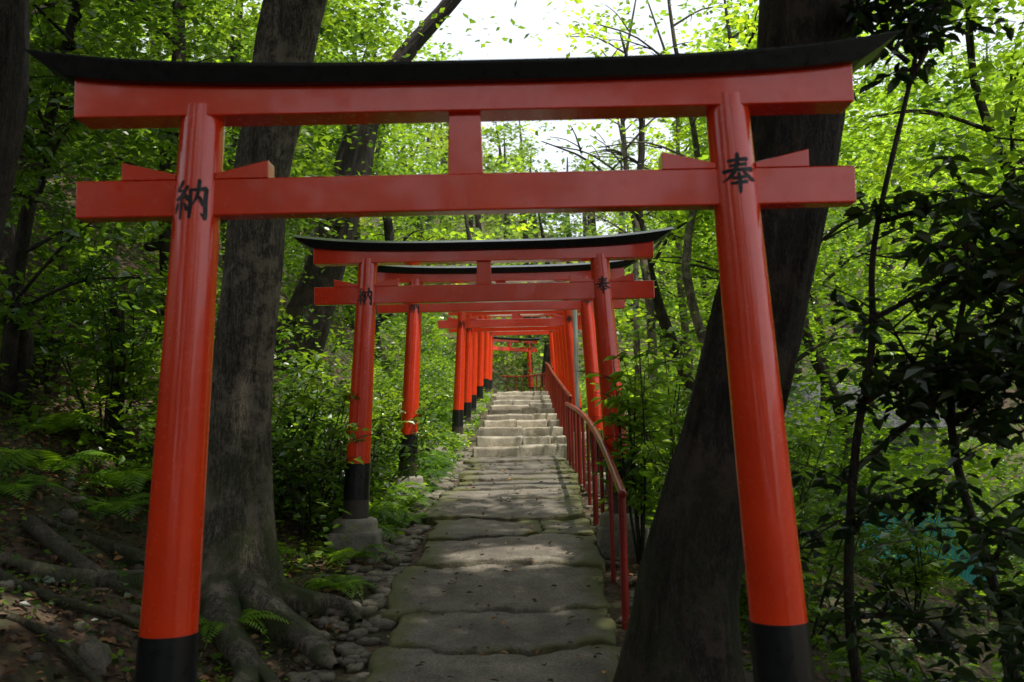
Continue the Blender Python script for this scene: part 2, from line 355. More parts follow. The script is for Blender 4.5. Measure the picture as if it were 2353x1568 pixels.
# ---- distant forest
m=M()
cells=[]
for yy in np.arange(37.5,86,5.5):
    for xx in np.arange(-46,60,5.2):
        x=xx+rng.normal(0,1.3); y=yy+rng.normal(0,1.3)
        if abs(math.atan2(x,y))>R(33): continue
        cells.append((x,y))
for k,(x,y) in enumerate(cells):
    z0=float(ground(x,y)); az=math.degrees(math.atan2(x,y))
    h=rng.uniform(5.5,8)*np.interp(az,[-30,-4,-1,4,8,30],[1.7,1.5,1.35,1.3,1.5,1.6])
    tube(m,[(x,y,z0-.3),(x+rng.normal(0,.2),y,z0+h*.5),(x,y,z0+h*.9)],[.22,.15,.04],6,2,0)
    C=unit(rng.normal(0,1,(24,3)))*(rng.random((24,1))**.35)*np.array([2.7,2.7,h*.45])+np.array([x,y,z0+h*.55])
    leaves(m,clumps(C,34,.85,.16),.28,1+int(rng.random()<.3),width=.38)
n=500; y=34.8+14*rng.random(n); x=-9+18*rng.random(n); z=ground(x,y)+rng.random(n)*1.6
k=(y>36.5)|(np.abs(x-.0)>2.2)
leaves(m,clumps(np.column_stack([x,y,z])[k],50,.5,.12),.16,1,width=.36)
m.build('distant_forest',[BK_dark,LM_far,LM_maple],smats=[0])

# ---- undergrowth
def undergrowth(name,n,side,ymin,ymax,wmin,wmax,per,size,mats,hmax,detail=False,dens=None,rad=.26):
    y=ymin+(ymax-ymin)*rng.random(n)**1.2; w=wmin+wmax*rng.random(n)**1.3
    x=pathx(y)+side*w
    if dens is not None:
        k=dens(x,y,w); x=x[k];y=y[k];w=w[k]
    z=ground(x,y)+rng.random(len(x))**1.3*hmax*np.clip((w-1.0)/1.8,.2,1)
    C=np.column_stack([x,y,z]); mm=M()
    sel=rng.integers(0,len(mats),len(C))
    for i in range(len(mats)):
        P=clumps(C[sel==i],per,rad,.07); 
        P=P[(np.abs(P[:,0]-pathx(P[:,1]))>.90)]
        P[:,2]=np.maximum(P[:,2],ground(P[:,0],P[:,1])+.02)
        leaves(mm,P,size,i,detail=detail,droop=.1,tilt=.6)
    mm.build(name,mats)
undergrowth('hillside_undergrowth',2000,-1,7.4,34,1.35,8.5,34,.085,[LM_dark,LM_mid,LM_fern],1.7,
     dens=lambda x,y,w:(y>9)|(rng.random(len(x))<.75))
undergrowth('hillside_undergrowth',900,-1,9,40,6,20,30,.17,[LM_dark,LM_mid],1.8,rad=.5)
undergrowth('bank_undergrowth',1000,-1,8.2,34,1.0,1.6,32,.07,[LM_mid,LM_fern,LM_maple],.5,rad=.2)
vis=lambda x,y:~((y<9.7)&(x/y>.31)&(x/y<.50))
undergrowth('valley_undergrowth',1700,1,6.2,34,1.25,8.0,34,.09,[LM_mid,LM_maple,LM_dark],1.3,
     dens=lambda x,y,w:(vis(x,y)|(rng.random(len(x))<.18))&((y>10.5)|(rng.random(len(x))<np.where(w>1.9,.45,1))))
undergrowth('valley_undergrowth',1200,1,10,34,3.0,16,34,.13,[LM_mid,LM_maple,LM_fern],2.0,rad=.4)
undergrowth('ground_ivy',420,-1,5.2,9.5,1.35,4,10,.05,[LM_dark,LM_fern],.08)
undergrowth('ground_ivy',300,1,4.4,9.5,1.2,4,12,.06,[LM_mid,LM_fern],.12)

def shrub(name,x,y,h,n,leafm,size,per=9,spread=.5,stem=BK_dark,narrow=.32,z=None,ntw=5):
    m=M(); z0=float(ground(x,y))-.05 if z is None else z
    P=[]
    for q in range(n):
        a=rng.random()*6.28; d=np.array([math.cos(a),math.sin(a),0])*spread*(.3+rng.random())
        top=np.array([x,y,z0])+d+np.array([0,0,h*(.6+.4*rng.random())]); b=np.array([x,y,z0])+d*.1
        pts=[b,b+(top-b)*.5+np.array([-d[1],d[0],0])*.2,top]; T,_=tube(m,pts,[.012,.008,.003],5,5,0)
        for s in range(ntw*2):
            p=T[int(len(T)*(.3+.68*rng.random()))]; a2=rng.random()*6.28
            e=p+np.array([math.cos(a2),math.sin(a2),.25])*.22*(.6+rng.random())
            tube(m,[p,(p+e)/2+np.array([0,0,.02]),e],[.004,.003,.0015],4,2,0)
            t=rng.random((per,1)); P.append(p+(e-p)*t+rng.normal(0,.012,(per,3)))
    leaves(m,np.concatenate(P),size,1,detail=True,width=narrow,tilt=.4)
    return m.build(name,[stem,leafm],smats=[0])
for (x,y,h,n) in [(-1.62,7.9,1.25,12),(-2.25,8.6,1.3,12),(-1.45,9.4,.9,9),(-2.7,9.4,1.6,12),(-1.6,10.6,1.0,8),(-3.4,8.3,1.5,12),(-1.5,12,1.1,9),(-4.2,8.9,1.6,12),(-1.55,8.6,.9,9),(-2.5,7.9,.9,8)]:
    shrub('shrub',x,y,h,n,LM_mid if rng.random()<.8 else LM_fern,.075)
for (x,y,h,n) in [(1.3,8.6,1.7,10),(1.5,7.2,1.2,10),(1.75,6.3,1.1,8),(1.45,10,1.6,10),(1.25,6.6,.6,6),(2.0,7.6,1.3,12),(2.3,5.6,.5,8),(3.1,6.0,.6,8),(2.5,9.3,1.4,12),(3.35,8.6,1.0,8)]:
    shrub('shrub',x,y,h,n,LM_mid,.085,narrow=.24)
shrub('bamboo_shrub',.92,7.45,1.95,6,LM_fern,.11,per=7,spread=.16,narrow=.13,ntw=7)
# dark foreground branches on the right
m=M(); P=[]
def branch(m,p0,p1,r,sub=14,sag=.15,per=12,len2=.4):
    p0=np.array(p0,float);p1=np.array(p1,float); mid=(p0+p1)/2+np.array([rng.normal(0,.06),rng.normal(0,.06),sag])
    T,_=tube(m,[p0,mid,p1],[r,r*.6,.004],7,8,0)
    for s in range(sub):
        p=T[int(len(T)*(.15+.84*s/sub))]; a=rng.random()*6.28
        e=p+np.array([math.cos(a),math.sin(a),rng.normal(0,.45)])*len2*(.5+.7*rng.random())
        tube(m,[p,(p+e)/2+np.array([0,0,.03]),e],[.006,.004,.002],4,3,0)
        t=.15+.85*rng.random((per,1)); P.append(p+(e-p)*t+rng.normal(0,.03,(per,3)))
tube(m,[(1.75,5.0,-1.9),(1.6,4.9,-1.0),(1.62,4.8,-.2),(1.74,4.8,.4),(1.78,4.8,.9),(2.0,4.8,1.7),(2.25,4.8,2.6)],[.03,.026,.022,.018,.015,.012,.01],8,6,0,.05)
tube(m,[(2.5,5.0,-2.1),(2.35,4.9,-1.0),(2.1,4.8,0),(2.25,4.7,1.0)],[.03,.026,.02,.01],8,6,0,.05)
for p0,p1 in [((1.62,4.8,-.2),(2.5,4.5,.55)),((1.7,4.8,.5),(2.6,4.4,.85)),((1.65,4.8,.1),(2.3,4.3,.25)),((1.8,4.8,1.0),(2.7,4.6,1.0)),((2.1,4.8,0),(2.9,4.6,.3)),
              ((2.35,4.9,-1.0),(2.9,4.6,-.5)),((1.6,4.9,-.9),(1.85,4.3,-.95)),((2.1,4.8,.0),(1.75,4.6,.5)),((2.35,4.9,-.9),(2.1,4.4,-1.3)),
              ((2.0,4.8,1.7),(2.1,4.6,2.05)),((2.0,4.8,1.8),(1.65,4.6,2.1)),((2.2,4.7,.8),(2.5,4.2,.75)),((2.25,4.7,1.0),(2.0,4.3,.65)),
              ((2.1,4.8,.2),(2.5,4.4,.1)),((2.2,4.8,.6),(2.6,4.5,.5)),((2.1,4.8,.1),(2.4,4.4,.45)),((2.3,4.9,-.8),(2.5,4.4,-1.0)),((2.15,4.8,.0),(2.55,4.4,-.15)),((2.15,4.8,.3),(2.0,4.5,.2)),((2.3,4.9,-.7),(2.0,4.5,-.45)),((1.62,4.85,-.5),(1.95,4.5,-.35))]:
    branch(m,p0,p1,.015,12,.08,11)
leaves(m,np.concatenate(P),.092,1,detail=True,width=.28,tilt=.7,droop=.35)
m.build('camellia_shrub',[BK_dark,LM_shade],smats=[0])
# dark evergreen boughs upper left
m=M(); P=[]
tube(m,[(-4.2,8.2,-.2),(-4.0,8,1.5),(-3.6,7.8,3.0),(-3.2,7.6,4.4)],[.07,.06,.045,.02],8,5,0,.05)
for s in range(26):
    t=rng.random(); b=np.array([-4.0+.8*t,7.9-.3*t,1.0+3.2*t]); a=rng.random()*6.28
    branch(m,b,b+np.array([math.cos(a)*1.4,math.sin(a)*.8,rng.normal(.1,.3)]),.018,10,.1,12,.4)
leaves(m,np.concatenate(P),.10,1,detail=True,width=.28,tilt=.6)
m.build('unseen_evergreen_tree',[BK_dark,LM_mid],smats=[0])
# ferns
def fern(x,y,L,n=9):
    m=M(); z0=float(ground(x,y)); V=[]
    for q in range(n):
        a=q*6.283/n+rng.normal(0,.2); d=np.array([math.cos(a),math.sin(a),0]); s=np.array([-d[1],d[0],0]); LL=L*(.75+.4*rng.random()); hh=.5+.3*rng.random()
        def P(t): return np.array([x,y,z0])+d*LL*t*.95+np.array([0,0,1])*LL*(hh*1.6*t-hh*1.7*t*t)
        tube(m,[P(0),P(.5),P(1)],[.005,.004,.001],4,5,0)
        K=20
        for i in range(2,K):
            t=i/K; p=P(t); w=LL*.34*math.sin(math.pi*min(1,t*.82+.22))**.8*(1-.3*t)
            tn=P(min(1,t+.03))-P(t-.03); tn/=np.linalg.norm(tn)
            for sg in (-1,1):
                e=p+sg*s*w+tn*w*.35-np.array([0,0,w*.2]); h=tn*LL*.023
                mid=(p+e)/2
                V+= [p-h*.6,mid-h,e,mid+h] if sg>0 else [p-h*.6,mid+h,e,mid-h]
    V=np.array(V); m.add(V,np.arange(len(V)).reshape(-1,4),0)
    m.build('fern',[LM_fern])
for (x,y,L) in [(-1.72,5.95,.42),(-1.22,6.95,.36),(-3.35,7.2,.62),(-3.0,8.0,.6),(-1.25,7.6,.4),(-1.3,8.8,.5),(-1.35,10.2,.55),(-1.15,11.6,.5),(-1.3,12.7,.6),(-1.5,13.6,.55),
                (-3.9,6.6,.6),(-4.4,7.6,.65),(-2.5,7.6,.5),(-1.9,7.2,.45),(-1.0,9.0,.35),(-1.75,11,.55),(1.25,7.9,.35),(1.15,9.4,.4),(-1.5,5.35,.2),(-2.6,10.5,.6),
                (-3.3,6.4,.5),(-2.8,6.9,.5),(-3.7,7.9,.6),(-4.8,8.4,.7),(-1.05,10.9,.4),(-1.0,12.2,.4),(-1.1,13.2,.45),(-1.2,14.2,.5),(-1.7,14.9,.6),(-1.5,9.9,.5),(-2.0,9.0,.5),(-1.3,16.2,.55),(-1.5,18,.6),(-1.3,20,.6),
                (-1.35,8.2,.5),(-1.1,9.6,.45),(-2.9,7.4,.55),(-2.2,8.0,.5)]:
    fern(x,y,L)
# litter
m=M()
n=12000; x=-1.1-5.5*rng.random(n)**1.2; y=3.2+7*rng.random(n); P=np.column_stack([x,y,ground(x,y)+.015])
D=np.column_stack([rng.normal(0,1,n),rng.normal(0,1,n),rng.normal(0,.25,n)]); leaves(m,P,.055,0,tilt=.35,width=.3,D=D,detail=True)
n=340; y=3.5+10.5*rng.random(n); x=pathx(y)+rng.uniform(-.68,.75,n); P=np.column_stack([x,y,pathz(y)+.035])
D=np.column_stack([rng.normal(0,1,n),rng.normal(0,1,n),rng.normal(0,.12,n)]); leaves(m,P,.045,0,tilt=.2,width=.3,D=D,detail=True)
n=2200; y=4+10*rng.random(n); x=pathx(y)+.8+2*rng.random(n); P=np.column_stack([x,y,ground(x,y)+.015])
D=np.column_stack([rng.normal(0,1,n),rng.normal(0,1,n),rng.normal(0,.25,n)]); leaves(m,P,.05,0,tilt=.35,width=.3,D=D,detail=True)
m.build('fallen_leaves',[LM_litter])
# ------------------------------------------------------------------ path slabs
def wob(t,s,a): return a*(math.sin(t*7.1+s*3.3)+.6*math.sin(t*17.3+s*5.1)+.4*math.sin(t*37+s*1.7)+.25*math.sin(t*71+s*2.7))/2
def slab(m,y0,y1,x0f,x1f,zf,seed,nu=44,nv=14,th=.16,aw=.03,bumpa=.005,dip=.012,jf=None,jb=None):
    V=[];A=[]
    def rm(k,n):
        t=k/n; return t-.9*math.sin(2*math.pi*t)/(2*math.pi)
    for j in range(nv+1):
        for i in range(nu+1):
            u=rm(i,nu); v=rm(j,nv)
            xm=x0f(y0)+(x1f(y0)-x0f(y0))*u
            yy0=y0+(jf(xm) if jf else wob(u,seed,aw)); yy1=y1+(jb(xm) if jb else wob(u,seed+9,aw))
            y=yy0+(yy1-yy0)*v
            xa=x0f(y)+wob(v,seed+20,aw*1.1); xb=x1f(y)+wob(v,seed+30,aw*.9)
            x=xa+(xb-xa)*u
            e=min(u,1-u)*(xb-xa); f=min(v,1-v)*(y1-y0); ed=min(e,f)
            z=zf(y)+bumpa*(math.sin(x*5+seed)+math.sin(y*6.3+seed*2)+.7*math.sin(x*13+y*11+seed)+.35*math.sin(x*29-y*23+seed*3))-dip*max(0,1-ed/.02)**2
            V.append((x,y,z)); A.append(max(0,1-e/.28)*.42+max(0,1-f/.08)*.2)
    q=[];w=nu+1
    for j in range(nv):
        for i in range(nu): a=j*w+i; q.append((a,a+1,a+w+1,a+w))
    ring=[i for i in range(w)]+[j*w+nu for j in range(1,nv+1)]+[nv*w+i for i in range(nu-1,-1,-1)]+[j*w for j in range(nv-1,0,-1)]
    b=len(V)
    for k in ring: x,y,z=V[k]; V.append((x,y,z-th)); A.append(.3)
    n=len(ring)
    for k in range(n): q.append((ring[k],b+k,b+(k+1)%n,ring[(k+1)%n]))
    m.add(V,q,0,np.array(A))
m=M(); y=2.2; s=0; cnt=0
jw=lambda s:(lambda x:wob(x*.7,s,.085)+.05*math.sin(x*2.2+s*2))
while y<14.7:
    d=rng.uniform(.55,1.15); 
    if y+d>14.4: d=15.0-y
    base=float(pathz(y+d*.5)); full=(float(pathz(y+d))-float(pathz(y)))/d; sl=full-rng.uniform(.012,.035)/d; yc=y+d*.5; tl=rng.normal(0,.006)
    zf=lambda yy,b=base,sl=sl,yc=yc:b+sl*(yy-yc)+.014
    xl=-.69+rng.normal(0,.05); xr=.69+rng.normal(0,.03)
    jf=jw(s); jb=jw(s+1.37)
    if cnt in (2,7):
        sp=rng.uniform(-.3,.3)
        slab(m,y,y+d-.007,lambda yy:float(pathx(yy))+xl,lambda yy:float(pathx(yy))+sp-.006,zf,s,24,jf=jf,jb=jb)
        slab(m,y,y+d-.007,lambda yy:float(pathx(yy))+sp+.006,lambda yy:float(pathx(yy))+xr,lambda yy:zf(yy)-.005,s+.5,24,jf=jf,jb=jb)
    else: slab(m,y,y+d-.007,lambda yy:float(pathx(yy))+xl,lambda yy:float(pathx(yy))+xr,zf,s,jf=jf,jb=jb if y+d<14.9 else None)
    y+=d; s+=1.37; cnt+=1
m.build('stone_path',[ST_path],True,attr=True)
m=M()
for k in range(10):
    y0=15+1.3*k; z1=-.32+.147*(k+1); 
    cuts=[-.74,rng.uniform(-.3,.1),rng.uniform(.2,.5),.74] if k%2 else [-.74,rng.uniform(-.1,.3),.74]
    for a,b in zip(cuts[:-1],cuts[1:]):
        dz=rng.normal(0,.010)
        slab(m,y0+rng.normal(0,.035),y0+.42,lambda yy,a=a:float(pathx(yy))+a+.010,lambda yy,b=b:float(pathx(yy))+b-.010,lambda yy:z1+dz,rng.random()*50,14,8,.3,.032,.009,.03)
    slab(m,y0+.4,y0+1.32,lambda yy:float(pathx(yy))-.70,lambda yy:float(pathx(yy))+.70,lambda yy:z1-.022,k*3.1,16,8,.25,.02,.006)
m.build('stone_steps',[ST_step],True,attr=True)
m=M()
slab(m,28,33.5,lambda yy:float(pathx(yy))-1.0,lambda yy:float(pathx(yy))+.75,lambda yy:float(pathz(yy))+.01,3,14,14,.2,.05,.01)
m.build('upper_path',[ST_step],True,attr=True)
# cobbles & rocks
def blob(m,c,r,sq,seed,mi=0,nu=10,nv=6):
    th=np.linspace(0,2*math.pi,nu,endpoint=False); ph=np.linspace(-math.pi/2+.15,math.pi/2-.15,nv); V=[]
    rot=seed*2.1
    for p in ph:
        for t in th:
            rr=1+.18*math.sin(t*2+seed)+.12*math.sin(t*3+seed*2.3+p*2)+.08*math.sin(p*4+t*5+seed)
            cp=math.copysign(abs(math.cos(p))**.6,math.cos(p)); sp=math.copysign(abs(math.sin(p))**.7,math.sin(p))
            a,b=cp*math.cos(t)*rr*r*sq[0],cp*math.sin(t)*rr*r*sq[1]
            V.append((c[0]+a*math.cos(rot)-b*math.sin(rot),c[1]+a*math.sin(rot)+b*math.cos(rot),c[2]+sp*r*sq[2]*rr))
    V.append((c[0],c[1],c[2]-r*sq[2]));V.append((c[0],c[1],c[2]+r*sq[2])); q=[]
    for j in range(nv-1):
        for i in range(nu): q.append((j*nu+i,j*nu+(i+1)%nu,(j+1)*nu+(i+1)%nu,(j+1)*nu+i))
    t0=(nv-1)*nu; B=nu*nv
    for i in range(0,nu,2): q.append((t0+i,t0+(i+1)%nu,t0+(i+2)%nu,B+1)); q.append((i,B,(i+2)%nu,(i+1)%nu))
    m.add(V,q,mi)
m=M()
for k in range(800):
    y=4+12.5*rng.random(); dx=-.72-.38*rng.random()**1.3-.02; x=float(pathx(y))+dx; r=rng.uniform(.022,.08)
    blob(m,(x,y,float(ground(x,y))+.010),r,(1.2,.85,.42),rng.random()*9)
for k in range(120):
    y=4+12*rng.random(); x=float(pathx(y))+.74+.2*rng.random(); blob(m,(x,y,float(ground(x,y))+.01),rng.uniform(.03,.06),(1.2,.85,.4),rng.random()*9)
for k in range(70):
    y=3.6+4*rng.random(); x=-1.25-3*rng.random(); blob(m,(x,y,float(ground(x,y))+.01),rng.uniform(.025,.06),(1.2,.85,.6),rng.random()*9)
m.build('cobblestones',[ST_cob],True)
for (x,y,r,sq) in [(-2.15,5.15,.10,(1,.8,.9)),(-1.75,4.3,.12,(1.1,.8,.7)),(-1.15,14.6,.2,(1,.8,.6)),(-2.35,6.0,.07,(1,1,.7)),(-1.05,5.3,.07,(1.2,.8,.5)),
                   (-1.0,18.5,.16,(1.1,.8,.6)),(-.95,20.5,.16,(1.1,.8,.6)),(-.9,23,.18,(1.1,.8,.6)),(1.1,22,.2,(1,.8,.7))]:
    m=M(); blob(m,(x,y,float(ground(x,y))+r*.2),r,sq,x*3+y,nu=16,nv=10); m.build('rock',[ST_cob],True)
m=M()
for pts,r0,r1 in [([(-3.1,5.6),(-2.6,5.45),(-2.1,5.55),(-1.8,5.5)],.03,.015),([(-2.6,4.5),(-2.2,4.3),(-1.8,4.5),(-1.5,4.2)],.05,.02),([(-2.5,4.0),(-2.0,3.9),(-1.6,3.8)],.045,.02),
                  ([(-3.0,6.2),(-2.4,5.9),(-2.0,5.9)],.05,.03),([(-2.9,5.0),(-2.4,5.1),(-1.9,4.9),(-1.6,5.0)],.03,.012),([(-2.2,6.1),(-1.9,5.6),(-1.8,5.2)],.04,.015),
                  ([(-1.25,14),(-1.3,15),(-1.25,16.5),(-1.4,18)],.10,.05)]:
    root(m,pts,r0,r1,0,.03)
m.build('tree_roots',[BK_root],True)
for (x,y,h,r) in [(-3.35,8.4,1.15,.06),(-4.05,8.2,.95,.075)]:
    m=M(); z=float(ground(x,y)); tube(m,[(x,y,z-.2),(x+.01,y,z+h*.5),(x,y,z+h-.02),(x,y,z+h),(x,y,z+h+.005)],[r*1.05,r,r*.97,r*.9,.002],14,3,0,.03); m.build('wooden_post',[BK_dark],True)
m=M(); tube(m,[(-4.6,12.5,2.5),(-4.0,12.2,2.55),(-3.4,12.0,2.8)],[.09,.1,.06],10,5,0,.1); m.build('fallen_log',[BK_root],True)

# ------------------------------------------------------------------ torii
def part(name,V,F,mat,parent,smooth=False,bev=0):
    me=bpy.data.meshes.new(name); me.from_pydata([tuple(v) for v in V],[],F); me.update(); me.materials.append(mat)
    bm=bmesh.new(); bm.from_mesh(me); bmesh.ops.recalc_face_normals(bm,faces=bm.faces[:]); bm.to_mesh(me); bm.free()
    if smooth: me.polygons.foreach_set('use_smooth',[True]*len(me.polygons))
    o=bpy.data.objects.new(name,me); scene.collection.objects.link(o); o.parent=parent
    if bev:
        b=o.modifiers.new('b','BEVEL'); b.width=bev; b.segments=2; b.limit_method='ANGLE'; b.angle_limit=R(40)
    return o
def boxpart(name,x0,x1,y0,y1,z0,z1,mat,parent,bev=.006):
    V=[(x,y,z) for x in (x0,x1) for y in (y0,y1) for z in (z0,z1)]
    return part(name,V,[(0,1,3,2),(4,6,7,5),(0,4,5,1),(2,3,7,6),(0,2,6,4),(1,5,7,3)],mat,parent,False,bev)
def lathe(name,prof,mat,parent,seg=48):
    V=[];F=[]
    for (cx,cy,z,r) in prof:
        for k in range(seg): a=k*2*math.pi/seg; V.append((cx+r*math.cos(a),cy+r*math.sin(a),z))
    for i in range(len(prof)-1):
        for k in range(seg): F.append((i*seg+k,i*seg+(k+1)%seg,(i+1)*seg+(k+1)%seg,(i+1)*seg+k))
    F.append(tuple(range(seg))[::-1]); F.append(tuple((len(prof)-1)*seg+k for k in range(seg)))
    o=part(name,V,F,mat,parent,True)
    e=o.modifiers.new('e','EDGE_SPLIT'); e.split_angle=R(50); return o
def sweep(name,half,sections,mat,parent,n=48,bev=.004):
    V=[];F=[];k=None
    for i in range(n+1):
        t=-1+2*i/n; S=sections(t); k=len(S)
        for (xs,yy,z) in S: V.append((t*(half-xs),yy,z))
    for i in range(n):
        for j in range(k): F.append((i*k+j,i*k+(j+1)%k,(i+1)*k+(j+1)%k,(i+1)*k+j))
    F.append(tuple(range(k))); F.append(tuple(n*k+j for j in range(k))[::-1])
    return part(name,V,F,mat,parent,False,bev)
HO=[([(-.27,.34),(0,.37),(.28,.40)],.035,.03,.045),([(-.23,.21),(0,.23),(.24,.26)],.03,.028,.042),([(-.44,.06),(-.1,.09),(.43,.13)],.04,.032,.05),
    ([(.0,.52),(-.02,.30),(-.13,.04),(-.30,-.12),(-.48,-.21)],.045,.045,.012),([(.10,.10),(.24,-.04),(.38,-.14),(.50,-.16)],.02,.05,.03),
    ([(-.17,-.13),(0,-.11),(.18,-.09)],.03,.028,.036),([(-.22,-.27),(0,-.25),(.22,-.22)],.03,.028,.038),([(.0,.0),(.01,-.25),(.0,-.52)],.035,.045,.03)]
NO=[([(-.25,.50),(-.33,.38),(-.41,.29),(-.34,.26),(-.25,.27)],.04,.035,.02),([(-.10,.36),(-.20,.22),(-.32,.10),(-.44,.03),(-.30,.04),(-.12,.10)],.04,.03,.025),
    ([(-.18,.18),(-.12,.10),(-.07,.0)],.015,.04,.035),([(-.27,.06),(-.27,-.2),(-.28,-.50)],.03,.038,.03),([(-.40,-.08),(-.43,-.2),(-.49,-.34)],.03,.04,.015),
    ([(-.17,-.08),(-.13,-.16),(-.09,-.26)],.015,.035,.04),([(.0,.27),(.01,-.1),(.0,-.48)],.035,.04,.035),
    ([(.0,.26),(.22,.28),(.42,.31)],.03,.03,.05),([(.44,.30),(.43,0),(.44,-.47),(.40,-.46),(.31,-.36)],.045,.045,.01),([(.23,.52),(.22,.3),(.17,.05),(.06,-.16)],.04,.04,.012),([(.22,.12),(.29,0),(.37,-.14)],.015,.04,.035)]
def glyph(name,strokes,size,ws,axf,radf,zc,parent):
    m=M(); r0=radf(zc)
    for si,(pts,w0,w1,w2) in enumerate(strokes):
        n=len(pts); ws_=np.interp(np.linspace(0,1,n),[0,.5,1],[w0,w1,w2])
        C=catmull(np.column_stack([np.array(pts),ws_*1.4]),7); P=C[:,:2]; W=C[:,2]
        T=unit(np.gradient(P,axis=0)); S=np.column_stack([-T[:,1],T[:,0]])
        P=np.vstack([P[0]-T[0]*W[0]*.8,P,P[-1]+T[-1]*W[-1]*.8]); S=np.vstack([S[0],S,S[-1]]); W=np.concatenate([[W[0]*.35],W,[W[-1]*.35]])
        L=P+S*W[:,None]; Rr=P-S*W[:,None]; V=[]
        for a,b in zip(L,Rr):
            for p in (a,(a+b)/2,b):
                xx=p[0]*size*.93; zz=zc+p[1]*size; r=radf(zz)+.0016+si*.00012; aa=xx/r0
                V.append((axf(zz)+r*math.sin(aa),-r*math.cos(aa),zz))
        q=[]
        for i in range(len(L)-1):
            for c in (0,1): q.append((i*3+c,i*3+c+1,(i+1)*3+c+1,(i+1)*3+c))
        m.add(V,q)
    m.build(name,[INK],True,parent=parent)
def torii(x,y,z0,ws=1.0,hb=.55,hn=2.237,us=1.0,yaw=0,roll=0,stone=.25):
    E=bpy.data.objects.new('torii_gate',None); scene.collection.objects.link(E); E.location=(x,y,z0); E.rotation_euler=(0,roll,yaw)
    sn=1.072*ws; lean=.0566
    nh=.152*(.5+.5*ws)*.98; sb=hn+.319*us; st=hn+.427*us; kt=hn+.524*us
    ax=lambda s,z: s*(sn+lean*(hn-z))
    rad=lambda z: ws*(.1145-.0245*(z/hn))
    for s,nm in ((-1,'left'),(1,'right')):
        lo=hb*.34
        def prof(a,b,e,n=10): return [(ax(s,z),0,z,rad(z)+e) for z in np.linspace(a,b,n)]
        lathe('pillar_'+nm,prof(hb,sb+.05*us,0,14),RED,E)
        lathe('pillar_band_'+nm,prof(lo,hb,.003,4),BLACK,E)
        lathe('pillar_sleeve_'+nm,prof(-.02,lo,.0,4),SLEEVE,E)
        bx=ax(s,0); w=.215*ws
        lathe('base_collar_'+nm,[(bx,0,-.12,w*.92),(bx,0,-.03,w*.92),(bx,0,-.008,w*.86),(bx,0,0,w*.76)],ST_base,E,40)
        boxpart('base_stone_'+nm,bx-w,bx+w,-w,w,-stone-.25,-.095,ST_base,E,.025)
        for sd_,tag in ((-1,'a'),(1,'b')):
            xe=ax(s,hn+nh/2)+sd_*(rad(hn)-.012); L=.20*ws+.012; zt=hn+nh/2-.003; h1=.022*ws; h2=.072*ws; t=.052*ws
            V=[(xe,-t,zt),(xe+sd_*L,-t,zt),(xe+sd_*L,-t,zt+h2),(xe,-t,zt+h1),(xe,t,zt),(xe+sd_*L,t,zt),(xe+sd_*L,t,zt+h2),(xe,t,zt+h1)]
            part('wedge_'+nm+'_'+tag,V,[(0,1,2,3),(7,6,5,4),(0,4,5,1),(1,5,6,2),(2,6,7,3),(3,7,4,0)],RED,E,False,.003)
        zc=hn-.02*ws if s<0 else hn+.04*ws
        glyph('character_'+nm,NO if s<0 else HO,.146*ws,ws,lambda z,s=s:ax(s,z),rad,zc,E)
    boxpart('tie_beam',-1.54*ws,1.54*ws,-.046*ws,.046*ws,hn-nh/2,hn+nh/2,RED,E)
    gw=.07*ws
    V=[(-gw,-.04*ws,hn+nh/2-.004),(gw,-.04*ws,hn+nh/2-.004),(gw*.9,-.04*ws,sb+.004),(-gw*.9,-.04*ws,sb+.004)]; V+=[(a,-b,c) for a,b,c in V]
    part('center_strut',V,[(0,1,2,3),(7,6,5,4),(0,4,5,1),(1,5,6,2),(2,6,7,3),(3,7,4,0)],RED,E,False,.003)
    up=lambda t:(.055*ws)*abs(t)**3
    def sec(t):
        u=up(t); d=.078*ws; e=.018*abs(t)**4*ws
        return [(.0,-d,sb-e*.3+u*.15),(0,-d,st+u+.004),(0,d,st+u+.004),(0,d,sb-e*.3+u*.15)]
    sweep('lower_lintel',1.54*ws,sec,RED,E,32,.005)
    th=kt-st
    def sec2(t):
        u=up(t); d=.115*ws; g=.03*abs(t)**4*ws
        return [(.16*ws*abs(t)**6,-d,st+u),(.03*ws,-d*1.22,st+u+th*.62+g),(0,-d*1.24,st+u+th*.74+g),(0,0,st+u+th+.02+g),(0,d*1.24,st+u+th*.74+g),(.03*ws,d*1.22,st+u+th*.62+g),(.16*ws*abs(t)**6,d,st+u)]
    sweep('top_lintel',1.73*ws,sec2,BLACK,E,48,.003)
    return E
torii(-.17,3.9,-1.277)
torii(-.21,7.8,-.614,.87,.42,1.735,.78)
torii(-.11,10.7,-.41,.87,.44,1.82,.78,stone=.3,yaw=R(1))
torii(.065,17.2,.03,.87,.42,1.91,.8)
for (x,y,dz) in [(.11,19.3,0),(.14,21.3,0),(.20,24.2,0),(.26,27.3,0),(.28,30.5,0)]:
    torii(x,y,float(pathz(y))+.06,.87,.42,1.86,.8,stone=.1)
torii(-.1,36.5,1.35,.87,.42,1.8,.8,yaw=R(40),stone=.1)
